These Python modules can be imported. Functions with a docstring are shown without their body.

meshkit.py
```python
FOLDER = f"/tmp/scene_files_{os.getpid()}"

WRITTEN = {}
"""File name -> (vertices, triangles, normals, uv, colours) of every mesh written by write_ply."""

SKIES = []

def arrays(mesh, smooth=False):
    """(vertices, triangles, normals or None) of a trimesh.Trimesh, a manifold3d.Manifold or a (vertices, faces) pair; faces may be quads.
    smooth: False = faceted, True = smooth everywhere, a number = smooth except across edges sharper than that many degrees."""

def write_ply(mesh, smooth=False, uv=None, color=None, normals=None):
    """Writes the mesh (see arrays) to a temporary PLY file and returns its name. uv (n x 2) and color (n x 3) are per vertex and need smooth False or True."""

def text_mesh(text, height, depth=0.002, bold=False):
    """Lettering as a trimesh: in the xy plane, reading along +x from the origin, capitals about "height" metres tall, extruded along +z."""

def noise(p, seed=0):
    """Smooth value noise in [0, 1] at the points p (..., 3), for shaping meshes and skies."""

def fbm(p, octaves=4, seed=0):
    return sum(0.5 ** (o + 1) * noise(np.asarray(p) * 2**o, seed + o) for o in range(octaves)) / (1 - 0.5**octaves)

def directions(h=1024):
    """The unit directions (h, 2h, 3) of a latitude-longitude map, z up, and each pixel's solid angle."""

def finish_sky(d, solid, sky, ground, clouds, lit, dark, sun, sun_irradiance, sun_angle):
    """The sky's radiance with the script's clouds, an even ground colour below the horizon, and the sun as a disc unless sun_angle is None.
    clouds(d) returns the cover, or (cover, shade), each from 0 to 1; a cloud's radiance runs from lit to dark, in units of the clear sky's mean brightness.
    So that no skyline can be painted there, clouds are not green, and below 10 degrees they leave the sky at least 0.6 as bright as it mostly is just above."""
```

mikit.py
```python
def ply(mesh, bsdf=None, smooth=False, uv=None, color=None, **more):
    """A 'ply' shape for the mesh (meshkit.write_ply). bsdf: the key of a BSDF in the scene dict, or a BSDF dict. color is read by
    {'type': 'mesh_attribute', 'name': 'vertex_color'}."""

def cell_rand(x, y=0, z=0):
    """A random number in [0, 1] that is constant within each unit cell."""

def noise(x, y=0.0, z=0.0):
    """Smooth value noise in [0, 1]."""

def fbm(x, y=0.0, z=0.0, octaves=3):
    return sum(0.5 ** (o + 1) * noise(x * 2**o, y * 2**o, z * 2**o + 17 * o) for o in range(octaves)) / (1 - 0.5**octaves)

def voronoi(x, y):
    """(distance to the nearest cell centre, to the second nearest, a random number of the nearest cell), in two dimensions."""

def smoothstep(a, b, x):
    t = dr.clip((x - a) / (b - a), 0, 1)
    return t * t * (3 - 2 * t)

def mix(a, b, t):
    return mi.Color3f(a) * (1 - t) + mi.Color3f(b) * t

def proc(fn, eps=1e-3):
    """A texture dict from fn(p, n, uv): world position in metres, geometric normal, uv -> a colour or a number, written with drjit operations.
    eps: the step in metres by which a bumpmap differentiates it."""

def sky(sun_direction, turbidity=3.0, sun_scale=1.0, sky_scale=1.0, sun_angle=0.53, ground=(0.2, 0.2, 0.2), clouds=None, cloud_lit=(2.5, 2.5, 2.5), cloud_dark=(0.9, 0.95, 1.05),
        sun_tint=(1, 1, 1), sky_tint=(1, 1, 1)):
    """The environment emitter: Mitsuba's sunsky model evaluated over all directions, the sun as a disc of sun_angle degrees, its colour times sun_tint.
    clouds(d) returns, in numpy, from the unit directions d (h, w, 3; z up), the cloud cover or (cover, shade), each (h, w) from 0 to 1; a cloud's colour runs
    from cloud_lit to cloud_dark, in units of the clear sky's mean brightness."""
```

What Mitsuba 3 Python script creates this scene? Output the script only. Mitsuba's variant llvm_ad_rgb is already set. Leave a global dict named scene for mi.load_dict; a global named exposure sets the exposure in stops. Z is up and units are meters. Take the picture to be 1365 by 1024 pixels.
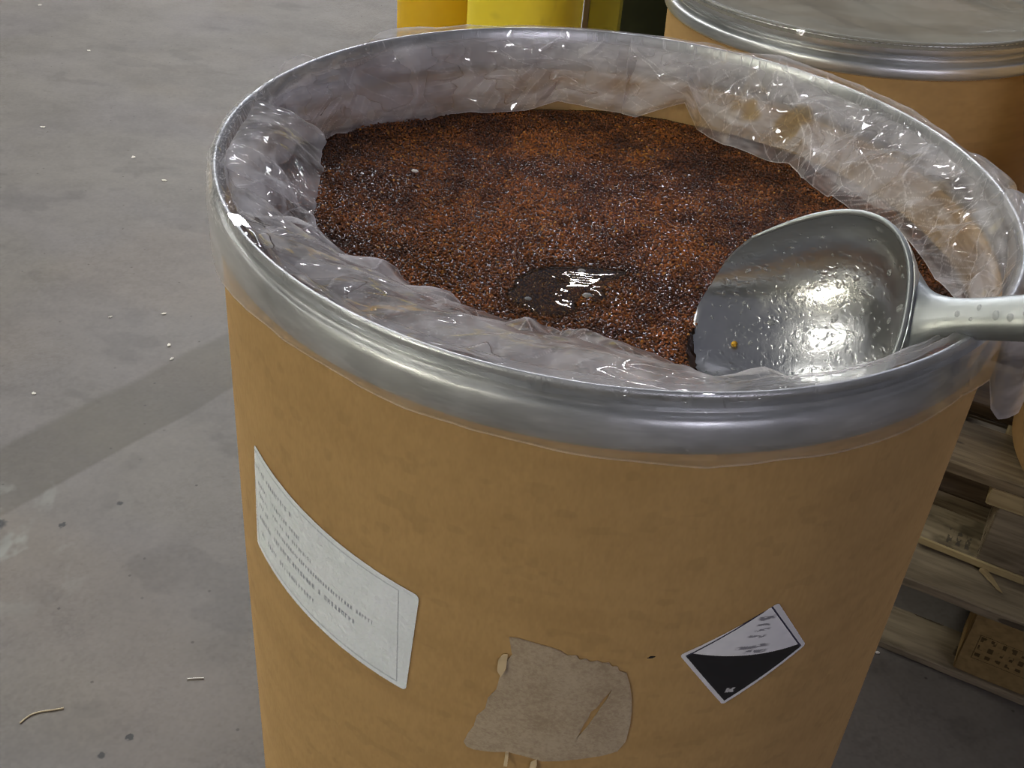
import math, numpy as np, trimesh, mitsuba as mi, mikit, meshkit, manifold3d as m3
import drjit as dr
import shapely
from shapely.geometry import Polygon
from scipy.interpolate import PchipInterpolator
from scipy.spatial.transform import Rotation as Ro
T = mi.ScalarTransform4f
scene, labels = {}, {}

# ---------------------------------------------------------------- camera, light, exposure
H = 0.88                                   # rim of the open drum above the floor
EYE = np.array([0.0, -0.7776, H + 0.3439])
RIGHT, UP, FWD = np.array([0.9891, 0.1289, 0.0716]), np.array([-0.1330, 0.5696, 0.8111]), np.array([-0.0637, 0.8118, -0.5805])
scene['camera'] = {'type': 'perspective', 'fov_axis': 'x', 'fov': 48.82, 'near_clip': 0.02, 'far_clip': 60,
                   'to_world': T().look_at(origin=EYE.tolist(), target=(EYE + FWD).tolist(), up=UP.tolist())}
exposure = 1.08
scene['hall_light'] = {'type': 'constant', 'radiance': {'type': 'rgb', 'value': [0.062, 0.062, 0.074]}}
LAMPS = [  # x, y, z, length along x, width, radiance; what it faces (None: straight down)
    (0.3, 7.6, 5.2, 1.2, 0.20, (185, 187, 202), None),
    (-2.9, 7.6, 5.2, 1.2, 0.20, (130, 130, 134), None),
    (-0.7, 4.6, 5.2, 1.2, 0.20, (48, 48, 51), None),
    (-2.9, 4.6, 5.2, 1.2, 0.20, (58, 58, 57), None),
    (-5.6, 4.4, 5.2, 1.2, 0.20, (72, 70, 64), None),
    (-2.9, 2.0, 5.2, 1.2, 0.20, (26, 25.5, 24), None),
    (-4.2, -0.6, 5.2, 1.2, 0.20, (60, 58, 52), None),
    (3.6, 4.6, 5.2, 1.2, 0.20, (30, 31, 36), None),
    (3.8, 7.6, 5.2, 1.2, 0.20, (56, 57, 66), None),
    (-5.2, -4.6, 3.6, 1.3, 0.30, (70, 66, 53), (0, 0, 0.6)),
    (3.2, -6.0, 2.5, 1.2, 0.30, (30, 28.5, 33), (0, 0, 0.6)),
]

# ---------------------------------------------------------------- helpers
def rgb(*c): return {'type': 'rgb', 'value': list(c)}
def srgb(r, g, b):
    c = np.array([r, g, b]) / 255.0
    return tuple(np.where(c <= 0.04045, c / 12.92, ((c + 0.055) / 1.055) ** 2.4))
def numbered(key):
    if key not in scene and key not in labels: return key
    n = 1
    while f'{key}_{n:03d}' in scene or f'{key}_{n:03d}' in labels: n += 1
    return f'{key}_{n:03d}'
def thing(name, label, cat, group=None, kind=None):
    k = numbered(name)
    labels[k] = {'label': label, 'category': cat}
    if group: labels[k]['group'] = group
    if kind: labels[k]['kind'] = kind
    return k
def put(key, mesh, mat, smooth=False, label=None, kind=None, **kw):
    """One mesh of the scene under key (a part if the key has two underscores)."""
    if key in scene:
        base, n = key, 1
        while f'{base}_{n:03d}' in scene: n += 1
        key = f'{base}_{n:03d}'
    if isinstance(mesh, trimesh.Trimesh) and len(mesh.faces) < 70000 and 'uv' not in kw and mesh.is_watertight and mesh.volume < 0:
        mesh = trimesh.Trimesh(mesh.vertices, np.asarray(mesh.faces)[:, ::-1], process=False)
    scene[key] = mikit.ply(mesh, mat, smooth=smooth, **kw)
    if label or kind:
        labels.setdefault(key, {})
        if label: labels[key]['label'] = label
        if kind: labels[key]['kind'] = kind
    return key
def grid_faces(n, m, close_u=False, flip=False):
    i, j = np.meshgrid(np.arange(n if close_u else n - 1), np.arange(m - 1), indexing='ij')
    a = (i % n) * m + j; b = ((i + 1) % n) * m + j
    q = np.stack([a, b, b + 1, a + 1], -1).reshape(-1, 4)
    f = np.vstack([q[:, [0, 1, 2]], q[:, [0, 2, 3]]])
    return f[:, ::-1] if flip else f
def rbox(sx, sy, sz, r=0.003):
    """Box with chamfered edges, centred, as a trimesh."""
    pts = []
    for a in (-1, 1):
        for b in (-1, 1):
            for c in (-1, 1):
                x, y, z = a * sx / 2, b * sy / 2, c * sz / 2
                pts += [(x - a * r, y - b * r, z), (x - a * r, y, z - c * r), (x, y - b * r, z - c * r)]
    return trimesh.convex.convex_hull(np.array(pts))
def tri(man):
    m = man.to_mesh()
    return trimesh.Trimesh(m.vert_properties[:, :3], m.tri_verts, process=False)

# ---------------------------------------------------------------- materials
fb, nz, ss, mx = mikit.fbm, mikit.noise, mikit.smoothstep, mikit.mix

def concrete(p, n, uv):
    big = fb(p.x * 1.6 + 3, p.y * 2.6, 0.5, octaves=4)
    mid = fb(p.x * 9, p.y * 14, 2.5, octaves=4)
    fine = fb(p.x * 160, p.y * 160, 7.5, octaves=2)
    c = mx((0.086, 0.079, 0.069), (0.148, 0.137, 0.121), ss(0.2, 0.8, 0.40 * big + 0.35 * mid + 0.25 * fine))
    warm = fb(p.x * 2.3 + 9, p.y * 3.1, 4.0, octaves=3)
    c = mx(c, c * mi.Color3f(1.05, 1.0, 0.92), ss(0.45, 0.8, warm))
    pur = fb(p.x * 3.1 - 4, p.y * 3.7, 8.0, octaves=3)
    c = mx(c, c * mi.Color3f(0.98, 0.98, 1.04), ss(0.45, 0.75, pur))
    # worn painted stripe, running from the scuffed spot up behind the drum
    ax, ay = 0.50, 0.866
    dx, dy = p.x + 0.79, p.y - 0.66
    along, across = dx * ax + dy * ay, dx * ay - dy * ax
    wob = 0.012 * (nz(along * 9, 3.3) - 0.5)
    stripe = ss(-0.088, -0.068, across + wob) * (1 - ss(0.063, 0.072, across + wob)) * ss(-0.40, -0.14, along + 0.2 * (mid - 0.5)) * (1 - ss(0.75, 1.1, along))
    c = mx(c, c * mi.Color3f(0.62, 0.60, 0.51), stripe * (0.75 + 0.25 * mid))
    # pale scuffs
    sc = ss(0.55, 0.72, fb(p.x * 26, p.y * 17, 12.0, octaves=4)) * (1 - ss(0.04, 0.24, dr.sqrt(dr.square(p.x + 0.84) + dr.square((p.y - 0.36) * 1.2))))
    c = mx(c, (0.22, 0.235, 0.215), 0.6 * sc)
    sw = ss(0.66, 0.74, fb(p.x * 7 + 20, p.y * 11, 31.0, octaves=4))
    c = mx(c, c * 0.72, 0.5 * sw)
    d1, d2, r1 = mikit.voronoi(p.x * 26, p.y * 26)
    c = mx(c, c * 0.55, (1 - ss(0.03, 0.08, d1)) * ss(0.90, 0.94, r1))
    for (hx, hy, hr) in ((-0.6964, 0.4741, 0.006), (-0.852, 0.392, 0.014), (-0.532, 0.0304, 0.007), (-0.509, 0.063, 0.006), (-0.76, 0.41, 0.007)):
        d = dr.sqrt(dr.square(p.x - hx) + dr.square(p.y - hy)) + 0.004 * (nz(p.x * 300, p.y * 300) - 0.5)
        c = mx(c, (0.02, 0.02, 0.02), 1 - ss(hr * 0.5, hr, d))
    return c
scene['m_concrete'] = {'type': 'principled', 'base_color': mikit.proc(concrete), 'roughness': 0.5, 'specular': 0.4}

def kraft(p, n, uv):
    a = dr.atan2(p.x, -p.y) * 0.29
    f1 = fb(a * 420, p.z * 160, 1.5, octaves=3)
    f2 = fb(a * 22, p.z * 34, 5.5, octaves=3)
    band = fb(a * 2.5, p.z * 60, 9.5, octaves=2)
    c = mx((0.345, 0.213, 0.085), (0.412, 0.262, 0.109), ss(0.2, 0.8, 0.4 * f1 + 0.35 * f2 + 0.25 * band))
    st = ss(0.70, 0.78, fb(a * 60, p.z * 90, 15.0, octaves=2))
    return mx(c, c * 0.94, st)
scene['m_kraft'] = {'type': 'principled', 'base_color': mikit.proc(kraft), 'roughness': 0.55, 'specular': 0.3}

def galv(p, n, uv):
    a = dr.atan2(p.x, -p.y) * 0.29
    s = fb(a * 45, p.z * 160, p.x * 20, octaves=3)
    t = fb(a * 12, p.z * 40, 3.0, octaves=2)
    return mx((0.42, 0.44, 0.45), (0.66, 0.68, 0.70), ss(0.25, 0.75, 0.6 * s + 0.4 * t))
def galv_r(p, n, uv):
    a = dr.atan2(p.x, -p.y) * 0.29
    return 0.30 + 0.18 * fb(a * 60, p.z * 120, 1.0, octaves=3)
scene['m_galv'] = {'type': 'twosided', 'b': {'type': 'principled', 'base_color': mikit.proc(galv), 'metallic': 0.85, 'roughness': mikit.proc(galv_r), 'specular': 0.5}}

def alu(p, n, uv):
    s = fb(p.x * 90, p.y * 90, p.z * 90, octaves=3)
    return mx((0.46, 0.475, 0.47), (0.60, 0.61, 0.61), s)
def alu_dull(p, n, uv): return mx((0.25, 0.27, 0.265), (0.34, 0.36, 0.355), fb(p.x * 50, p.y * 50, p.z * 50, octaves=3))
def alu_r(p, n, uv):
    return 0.19 + 0.14 * fb(p.x * 60, p.y * 60, p.z * 60, octaves=3)
def alu_b(p, n, uv):
    return 0.00024 * fb(p.x * 170, p.y * 170, p.z * 170, octaves=3) + 0.00022 * ss(0.60, 0.74, fb(p.x * 330 + 5, p.y * 330, p.z * 330, octaves=2))
scene['m_alu'] = {'type': 'twosided', 'b': {'type': 'bumpmap', 't': mikit.proc(alu_b, eps=4e-4), 'scale': 1.0,
                  'b': {'type': 'principled', 'base_color': mikit.proc(alu), 'metallic': 0.95, 'roughness': mikit.proc(alu_r)}}}
scene['m_alu_handle'] = {'type': 'twosided', 'b': {'type': 'principled', 'base_color': mikit.proc(alu_dull), 'metallic': 0.8, 'roughness': 0.42}}

# polythene film: a clear sheet with a milky part
def haze_main(p, n, uv):
    """uv.x: how sharply the sheet is creased there, uv.y: 0 at the inner edge, 1 at the outer edge."""
    t = dr.atan2(p.x, -p.y)
    h = fb(t * 5.0, uv.y * 9, p.z * 30, octaves=4)
    inside = 1 - ss(0.46, 0.54, uv.y)
    near_left = ss(0.62, 0.70, uv.y) * ss(-2.0, -1.7, t) * (1 - ss(-1.05, -0.65, t))
    lump = ss(-1.9, -1.7, t) * (1 - ss(-1.0, -0.4, t)) * inside
    pouch = ss(0.66, 0.74, uv.y) * ss(0.98, 1.06, t) * (1 - ss(1.8, 2.0, t))
    hem = ss(0.985, 1.0, uv.y) + 1 - ss(0.0, 0.012, uv.y)
    return dr.clip(0.03 + inside * (0.07 + 0.36 * ss(0.37, 0.68, h)) + inside * 0.14 * ss(0.0, 0.10, p.y) * (1 - ss(-0.05, 0.12, p.x)) + 0.20 * ss(H + 0.0045, H + 0.0065, p.z) + 0.05 * (1 - inside) * ss(0.4, 0.7, h) + 0.30 * near_left + 0.14 * lump * ss(0.3, 0.6, h) + pouch * (0.18 + 0.28 * ss(0.35, 0.65, h)) + 0.38 * uv.x + 0.22 * hem, 0, 0.8)
def film_tint(p, n, uv):
    s = ss(0.58, 0.70, fb(p.x * 26, p.y * 26, p.z * 26 + 40, octaves=3)) * ss(-0.02, 0.10, p.x) * ss(-0.05, 0.08, p.y)
    return mx((0.92, 0.91, 0.92), (0.58, 0.42, 0.16), 0.8 * s)
MILK = {'type': 'principledthin', 'base_color': mikit.proc(film_tint), 'roughness': 0.11, 'spec_trans': 0.0, 'diff_trans': 0.9, 'eta': 1.6}
scene['m_film'] = {'type': 'blendbsdf', 'weight': mikit.proc(haze_main), 'a': {'type': 'thindielectric', 'int_ior': 1.5}, 'b': MILK}
def haze_fold(p, n, uv): return dr.clip(0.08 + 0.24 * ss(0.40, 0.7, fb(p.x * 34, p.y * 34, p.z * 34, octaves=3)) + 0.42 * uv.x, 0, 0.8)
scene['m_film_fold'] = {'type': 'blendbsdf', 'weight': mikit.proc(haze_fold), 'a': {'type': 'thindielectric', 'int_ior': 1.5}, 'b': MILK}
def haze_cover(p, n, uv): return 0.42 + 0.3 * ss(0.35, 0.7, fb(p.x * 9, p.y * 16, p.z * 9, octaves=3))
scene['m_film_cover'] = {'type': 'blendbsdf', 'weight': mikit.proc(haze_cover), 'a': {'type': 'thindielectric', 'int_ior': 1.5},
                         'b': {'type': 'principledthin', 'base_color': rgb(0.36, 0.355, 0.31), 'roughness': 0.2, 'spec_trans': 0.0, 'diff_trans': 0.8, 'eta': 1.5}}

scene['m_bead'] = {'type': 'principled', 'base_color': {'type': 'mesh_attribute', 'name': 'vertex_color'}, 'roughness': 0.11, 'specular': 0.65}
def bed(p, n, uv): return mx((0.010, 0.004, 0.0015), (0.045, 0.014, 0.004), fb(p.x * 200, p.y * 200, 2.0, octaves=2))
scene['m_bed'] = {'type': 'principled', 'base_color': mikit.proc(bed), 'roughness': 0.3}
scene['m_water'] = {'type': 'thindielectric', 'int_ior': 1.33, 'specular_transmittance': rgb(0.60, 0.44, 0.25)}
scene['m_drop'] = {'type': 'blendbsdf', 'weight': 0.30, 'a': {'type': 'thindielectric', 'int_ior': 1.45}, 'b': {'type': 'principled', 'base_color': rgb(0.62, 0.66, 0.66), 'roughness': 0.08, 'specular': 0.8}}

def label_paint(p, n, uv):
    """Address label: hairline frame and rows of small illegible printing. uv in metres."""
    x, y = uv.x, uv.y           # x to the right 0..0.176, y up 0..0.100
    c = mx((0.64, 0.69, 0.71), (0.70, 0.74, 0.78), fb(x * 60, y * 60, 1.0, octaves=2))
    def line(v, at, w): return 1 - ss(w * 0.5, w, dr.abs(v - at))
    inx = ss(0.0045, 0.005, x) * (1 - ss(0.1675, 0.168, x)); iny = ss(0.0045, 0.005, y) * (1 - ss(0.0945, 0.095, y))
    fr = dr.maximum(dr.maximum(line(x, 0.005, 0.0006), line(x, 0.1675, 0.0006)) * iny, dr.maximum(line(y, 0.005, 0.0006), line(y, 0.0948, 0.0006)) * inx)
    c = mx(c, (0.22, 0.25, 0.30), 0.7 * fr)
    ink = mi.Float(0)
    for (y0, x0, x1, hgt, gap0, gap1) in ((0.080, 0.008, 0.064, 0.0042, 1, 1), (0.0665, 0.010, 0.074, 0.0038, 0.026, 0.034), (0.0565, 0.011, 0.086, 0.0038, 0.026, 0.036),
                                          (0.0465, 0.011, 0.146, 0.0038, 0.028, 0.038), (0.034, 0.011, 0.130, 0.0048, 0.030, 0.036), (0.019, 0.012, 0.088, 0.0046, 0.018, 0.024)):
        cw = hgt * 0.72
        ci, cj = dr.floor(x / cw), (x / cw) - dr.floor(x / cw)
        v = (y - y0) / hgt
        r1, r2, r3 = mikit.cell_rand(ci, y0 * 1e4, 1), mikit.cell_rand(ci, y0 * 1e4, 2), mikit.cell_rand(ci, y0 * 1e4, 3)
        st = dr.maximum(1 - ss(0.10, 0.17, dr.abs(cj - 0.22 - 0.3 * r1)), (1 - ss(0.10, 0.18, dr.abs(v - r2))) * ss(0.12, 0.2, cj) * (1 - ss(0.7, 0.8, cj)))
        st = dr.maximum(st, (1 - ss(0.08, 0.16, dr.abs(cj - 0.68))) * ss(0.35, 0.4, r3))
        ok = ss(0, 0.05, v) * (1 - ss(0.95, 1.0, v)) * ss(x0, x0 + 0.0004, x) * (1 - ss(x1, x1 + 0.0004, x)) * (1 - ss(gap0, gap0 + 0.0003, x) * (1 - ss(gap1, gap1 + 0.0003, x)))
        ink = dr.maximum(ink, st * ok * ss(0.06, 0.1, r3))
    c = mx(c, (0.13, 0.15, 0.20), 0.85 * ink)
    return c
scene['m_label'] = {'type': 'twosided', 'b': {'type': 'principled', 'base_color': mikit.proc(label_paint), 'roughness': 0.38, 'specular': 0.45}}

def hazard_paint(p, n, uv):
    """Square warning label in its own axes, 0..1 both ways, corner (0,0) lowest."""
    x, y = uv.x, uv.y
    d = (x + y) * 0.5            # 0 at the bottom corner, 1 at the top corner
    e = (x - y)                  # -1 left corner .. 1 right corner
    edge = dr.minimum(dr.minimum(x, 1 - x), dr.minimum(y, 1 - y))
    wht = mx((0.62, 0.63, 0.66), (0.70, 0.70, 0.73), fb(x * 9, y * 9, 3.0))
    c = wht
    sm = mi.Float(0)
    for (d0, e0, hw, th) in ((0.525, 0.10, 0.22, 0.020), (0.575, 0.02, 0.30, 0.016), (0.672, 0.00, 0.17, 0.012), (0.735, 0.04, 0.14, 0.012), (0.775, 0.02, 0.13, 0.010), (0.845, 0.02, 0.16, 0.020)):
        wv = d - d0 - 0.06 * (e - e0) * hw + 0.030 * (fb(e * 7 + d0 * 50, d * 12, 2.0, octaves=2) - 0.5)
        a = (1 - ss(0.5 * th, 1.3 * th, dr.abs(wv))) * (1 - ss(0.55, 1.0, dr.abs(e - e0) / hw)) * ss(0.20, 0.45, fb(e * 14 + d0 * 31, d * 60, 7.0, octaves=2))
        sm = dr.maximum(sm, a)
    c = mx(c, (0.12, 0.12, 0.15), 0.85 * sm)
    blk = 1 - ss(0.497, 0.503, d - 0.045 * dr.square(e) + 0.005)
    c = mx(c, (0.012, 0.012, 0.014), blk)
    ln = (1 - ss(0.006, 0.011, dr.abs(edge - 0.050))) * ss(0.49, 0.5, d)
    c = mx(c, (0.03, 0.03, 0.06), ln)
    gx, gy = (e - 0.005) / 0.075, (d - 0.15) / 0.026
    g = (1 - ss(0.8, 1.0, dr.abs(gx))) * (1 - ss(0.8, 1.0, dr.abs(gy))) * ss(0.35, 0.5, nz(gx * 2.4 + 3, gy * 1.6))
    c = mx(c, (0.6, 0.6, 0.62), 0.8 * g)
    c = mx(c, (0.60, 0.60, 0.62), 1 - ss(0.037, 0.042, edge))
    return c
scene['m_hazard'] = {'type': 'twosided', 'b': {'type': 'principled', 'base_color': mikit.proc(hazard_paint), 'roughness': 0.45, 'specular': 0.4}}
def torn(p, n, uv):
    f1 = fb(p.x * 420, p.z * 420, 1.5, octaves=3); f2 = fb(p.x * 50, p.z * 50, 3.0)
    return mx((0.290, 0.222, 0.148), (0.400, 0.325, 0.232), ss(0.25, 0.75, 0.65 * f1 + 0.35 * f2))
scene['m_torn'] = {'type': 'twosided', 'b': {'type': 'principled', 'base_color': mikit.proc(torn), 'roughness': 0.75, 'specular': 0.2}}
scene['m_torn_curl'] = {'type': 'twosided', 'b': {'type': 'diffuse', 'reflectance': rgb(0.46, 0.36, 0.22)}}

# pallet frame
PA = np.array([0.477, 0.403, 0.0]); PU = np.array([0.935, -0.355, 0]); PW = np.array([0.355, 0.935, 0])
def wood(seed, light, dark, along, soot):
    def f(p, n, uv):
        u = (p.x - 0.477) * 0.935 - (p.y - 0.403) * 0.355
        w = (p.x - 0.477) * 0.355 + (p.y - 0.403) * 0.935
        a, b = (u, w) if along == 'u' else (w, u)
        wav = fb(a * 7, b * 22, p.z * 22 + seed, octaves=3)
        g = fb(a * 13 + seed, (b + 0.012 * wav) * 190, (p.z + 0.01 * wav) * 190, octaves=3)
        c = mx(dark, light, ss(0.25, 0.75, 0.65 * g + 0.35 * wav))
        st = ss(0.5, 0.78, fb(a * 11 + seed, b * 26, p.z * 26, octaves=4))
        c = mx(c, c * mi.Color3f(0.45, 0.46, 0.45), soot * st)
        knot = ss(0.80, 0.86, nz(a * 30 + seed, b * 60, p.z * 60))
        return mx(c, c * 0.4, knot)
    return mikit.proc(f)
for nm, args in {'m_wood_deck': (1.0, (0.23, 0.18, 0.105), (0.115, 0.086, 0.048), 'u', 0.8), 'm_wood_pale': (5.0, (0.38, 0.30, 0.16), (0.25, 0.19, 0.09), 'u', 0.25),
                 'm_wood_brown': (9.0, (0.12, 0.082, 0.045), (0.06, 0.040, 0.022), 'u', 0.6), 'm_wood_grey': (13.0, (0.25, 0.21, 0.14), (0.15, 0.122, 0.078), 'u', 0.75),
                 'm_wood_cross': (17.0, (0.20, 0.155, 0.09), (0.10, 0.076, 0.042), 'w', 0.6)}.items():
    scene[nm] = {'type': 'principled', 'base_color': wood(*args), 'roughness': 0.7, 'specular': 0.2}
def stamped(p, n, uv):
    """Chipboard block with a branded stamp panel on its front face (illegible)."""
    u = (p.x - 0.477) * 0.935 - (p.y - 0.403) * 0.355
    g = fb(u * 120, p.z * 160, (p.x + p.y) * 60, octaves=3)
    c = mx((0.155, 0.105, 0.042), (0.29, 0.205, 0.088), g)
    uu, vv = (u - 0.112) / 0.075, (p.z - 0.045) / 0.047
    inb = ss(0, 0.02, uu) * (1 - ss(0.98, 1, uu)) * ss(0, 0.02, vv) * (1 - ss(0.98, 1, vv))
    frame = 1 - ss(0.02, 0.035, dr.minimum(dr.minimum(uu, 1 - uu), dr.minimum(vv, 1 - vv)))
    gx, gy = uu * 5.5, vv * 3.0
    cell = ss(0.18, 0.30, dr.minimum(gx - dr.floor(gx), dr.ceil(gx) - gx)) * ss(0.16, 0.26, dr.minimum(gy - dr.floor(gy), dr.ceil(gy) - gy)) * ss(0.30, 0.45, nz(uu * 17, vv * 9))
    return mx(c, c * 0.34, inb * dr.maximum(0.9 * frame, cell * ss(0.1, 0.15, vv)))
scene['m_block_stamp'] = {'type': 'principled', 'base_color': mikit.proc(stamped), 'roughness': 0.8, 'specular': 0.15}

def stamped_board(p, n, uv):
    u = (p.x - 0.477) * 0.935 - (p.y - 0.403) * 0.355
    w = (p.x - 0.477) * 0.355 + (p.y - 0.403) * 0.935
    g = fb(u * 13 + 4, w * 150, p.z * 150, octaves=3); b2 = fb(u * 20, w * 40, 3.0, octaves=3)
    c = mx((0.16, 0.13, 0.075), (0.30, 0.25, 0.155), ss(0.25, 0.75, 0.6 * g + 0.4 * b2))
    c = mx(c, c * 0.5, ss(0.5, 0.75, fb(u * 30, w * 40, 9.0, octaves=3)))
    bar = (u - 0.028) / 0.0125
    bf = bar - dr.floor(bar)
    ink = ss(0.10, 0.25, bf) * (1 - ss(0.62, 0.8, bf)) * ss(0.0, 0.1, bar) * (1 - ss(2.9, 3.0, bar)) * ss(0.078, 0.082, w) * (1 - ss(0.108, 0.118, w)) * ss(0.30, 0.5, nz(u * 260, w * 170))
    c = mx(c, (0.05, 0.048, 0.04), 0.7 * ink)
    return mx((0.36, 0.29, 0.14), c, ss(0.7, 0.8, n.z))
scene['m_wood_stamped'] = {'type': 'principled', 'base_color': mikit.proc(stamped_board), 'roughness': 0.7, 'specular': 0.2}
def yellow(p, n, uv):
    d = ss(0.60, 0.78, fb(p.x * 14, p.y * 14, p.z * 9, octaves=4))
    c = mx((0.80, 0.63, 0.035), (0.86, 0.70, 0.05), fb(p.x * 8, p.y * 8, p.z * 8))
    return mx(c, (0.30, 0.22, 0.05), 0.6 * d)
scene['m_yellow'] = {'type': 'principled', 'base_color': mikit.proc(yellow), 'roughness': 0.45, 'specular': 0.4}
def amber_yellow(p, n, uv):
    d = ss(0.58, 0.76, fb(p.x * 16, p.y * 16, p.z * 12, octaves=4))
    return mx((0.74, 0.46, 0.02), (0.22, 0.13, 0.02), 0.6 * d)
scene['m_amber_yellow'] = {'type': 'principled', 'base_color': mikit.proc(amber_yellow), 'roughness': 0.45, 'specular': 0.4}
def olive(p, n, uv):
    return mx((0.42, 0.38, 0.055), (0.30, 0.27, 0.05), fb(p.x * 22, p.y * 22, p.z * 14, octaves=3))
scene['m_olive'] = {'type': 'principled', 'base_color': mikit.proc(olive), 'roughness': 0.55, 'specular': 0.3}
scene['m_rust'] = {'type': 'principled', 'base_color': rgb(0.20, 0.15, 0.10), 'roughness': 0.8}
def dgreen(p, n, uv): return mx((0.016, 0.020, 0.008), (0.05, 0.055, 0.018), ss(0.4, 0.7, fb(p.x * 9, p.y * 9, p.z * 9, octaves=3)))
scene['m_dark_green'] = {'type': 'principled', 'base_color': mikit.proc(dgreen), 'roughness': 0.5, 'specular': 0.3}
scene['m_black'] = {'type': 'principled', 'base_color': rgb(0.01, 0.011, 0.01), 'roughness': 0.7}
scene['m_chip'] = {'type': 'diffuse', 'reflectance': rgb(0.62, 0.60, 0.55)}
scene['m_wire'] = {'type': 'principled', 'base_color': rgb(0.45, 0.38, 0.25), 'roughness': 0.5}
scene['m_steel_pin'] = {'type': 'principled', 'base_color': rgb(0.6, 0.58, 0.52), 'metallic': 0.8, 'roughness': 0.35}
scene['m_amber'] = {'type': 'principled', 'base_color': rgb(0.55, 0.30, 0.02), 'roughness': 0.1, 'specular': 0.6}
scene['m_fixture'] = {'type': 'diffuse', 'reflectance': rgb(0.5, 0.5, 0.5)}

# ---------------------------------------------------------------- setting
fl = rbox(26, 26, 0.1, 0.001); fl.apply_translation([0, 2, -0.05])
put('floor', fl, 'm_concrete')
labels['floor'] = {'label': 'bare grey concrete floor, stained and scuffed', 'kind': 'structure'}

scene['m_wall'] = {'type': 'diffuse', 'reflectance': rgb(0.10, 0.10, 0.09)}
for nm, (sx, sy, cx, cy) in {'wall_left': (0.2, 20.4, -9.1, 2), 'wall_right': (0.2, 20.4, 9.1, 2), 'wall_back': (18, 0.2, 0, 12.1), 'wall_front': (18, 0.2, 0, -8.1)}.items():
    w_ = rbox(sx, sy, 6.0, 0.001); w_.apply_translation([cx, cy, 3.0]); put(nm, w_, 'm_wall')
    labels[nm] = {'label': 'plain dark grey hall wall', 'kind': 'structure'}

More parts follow.
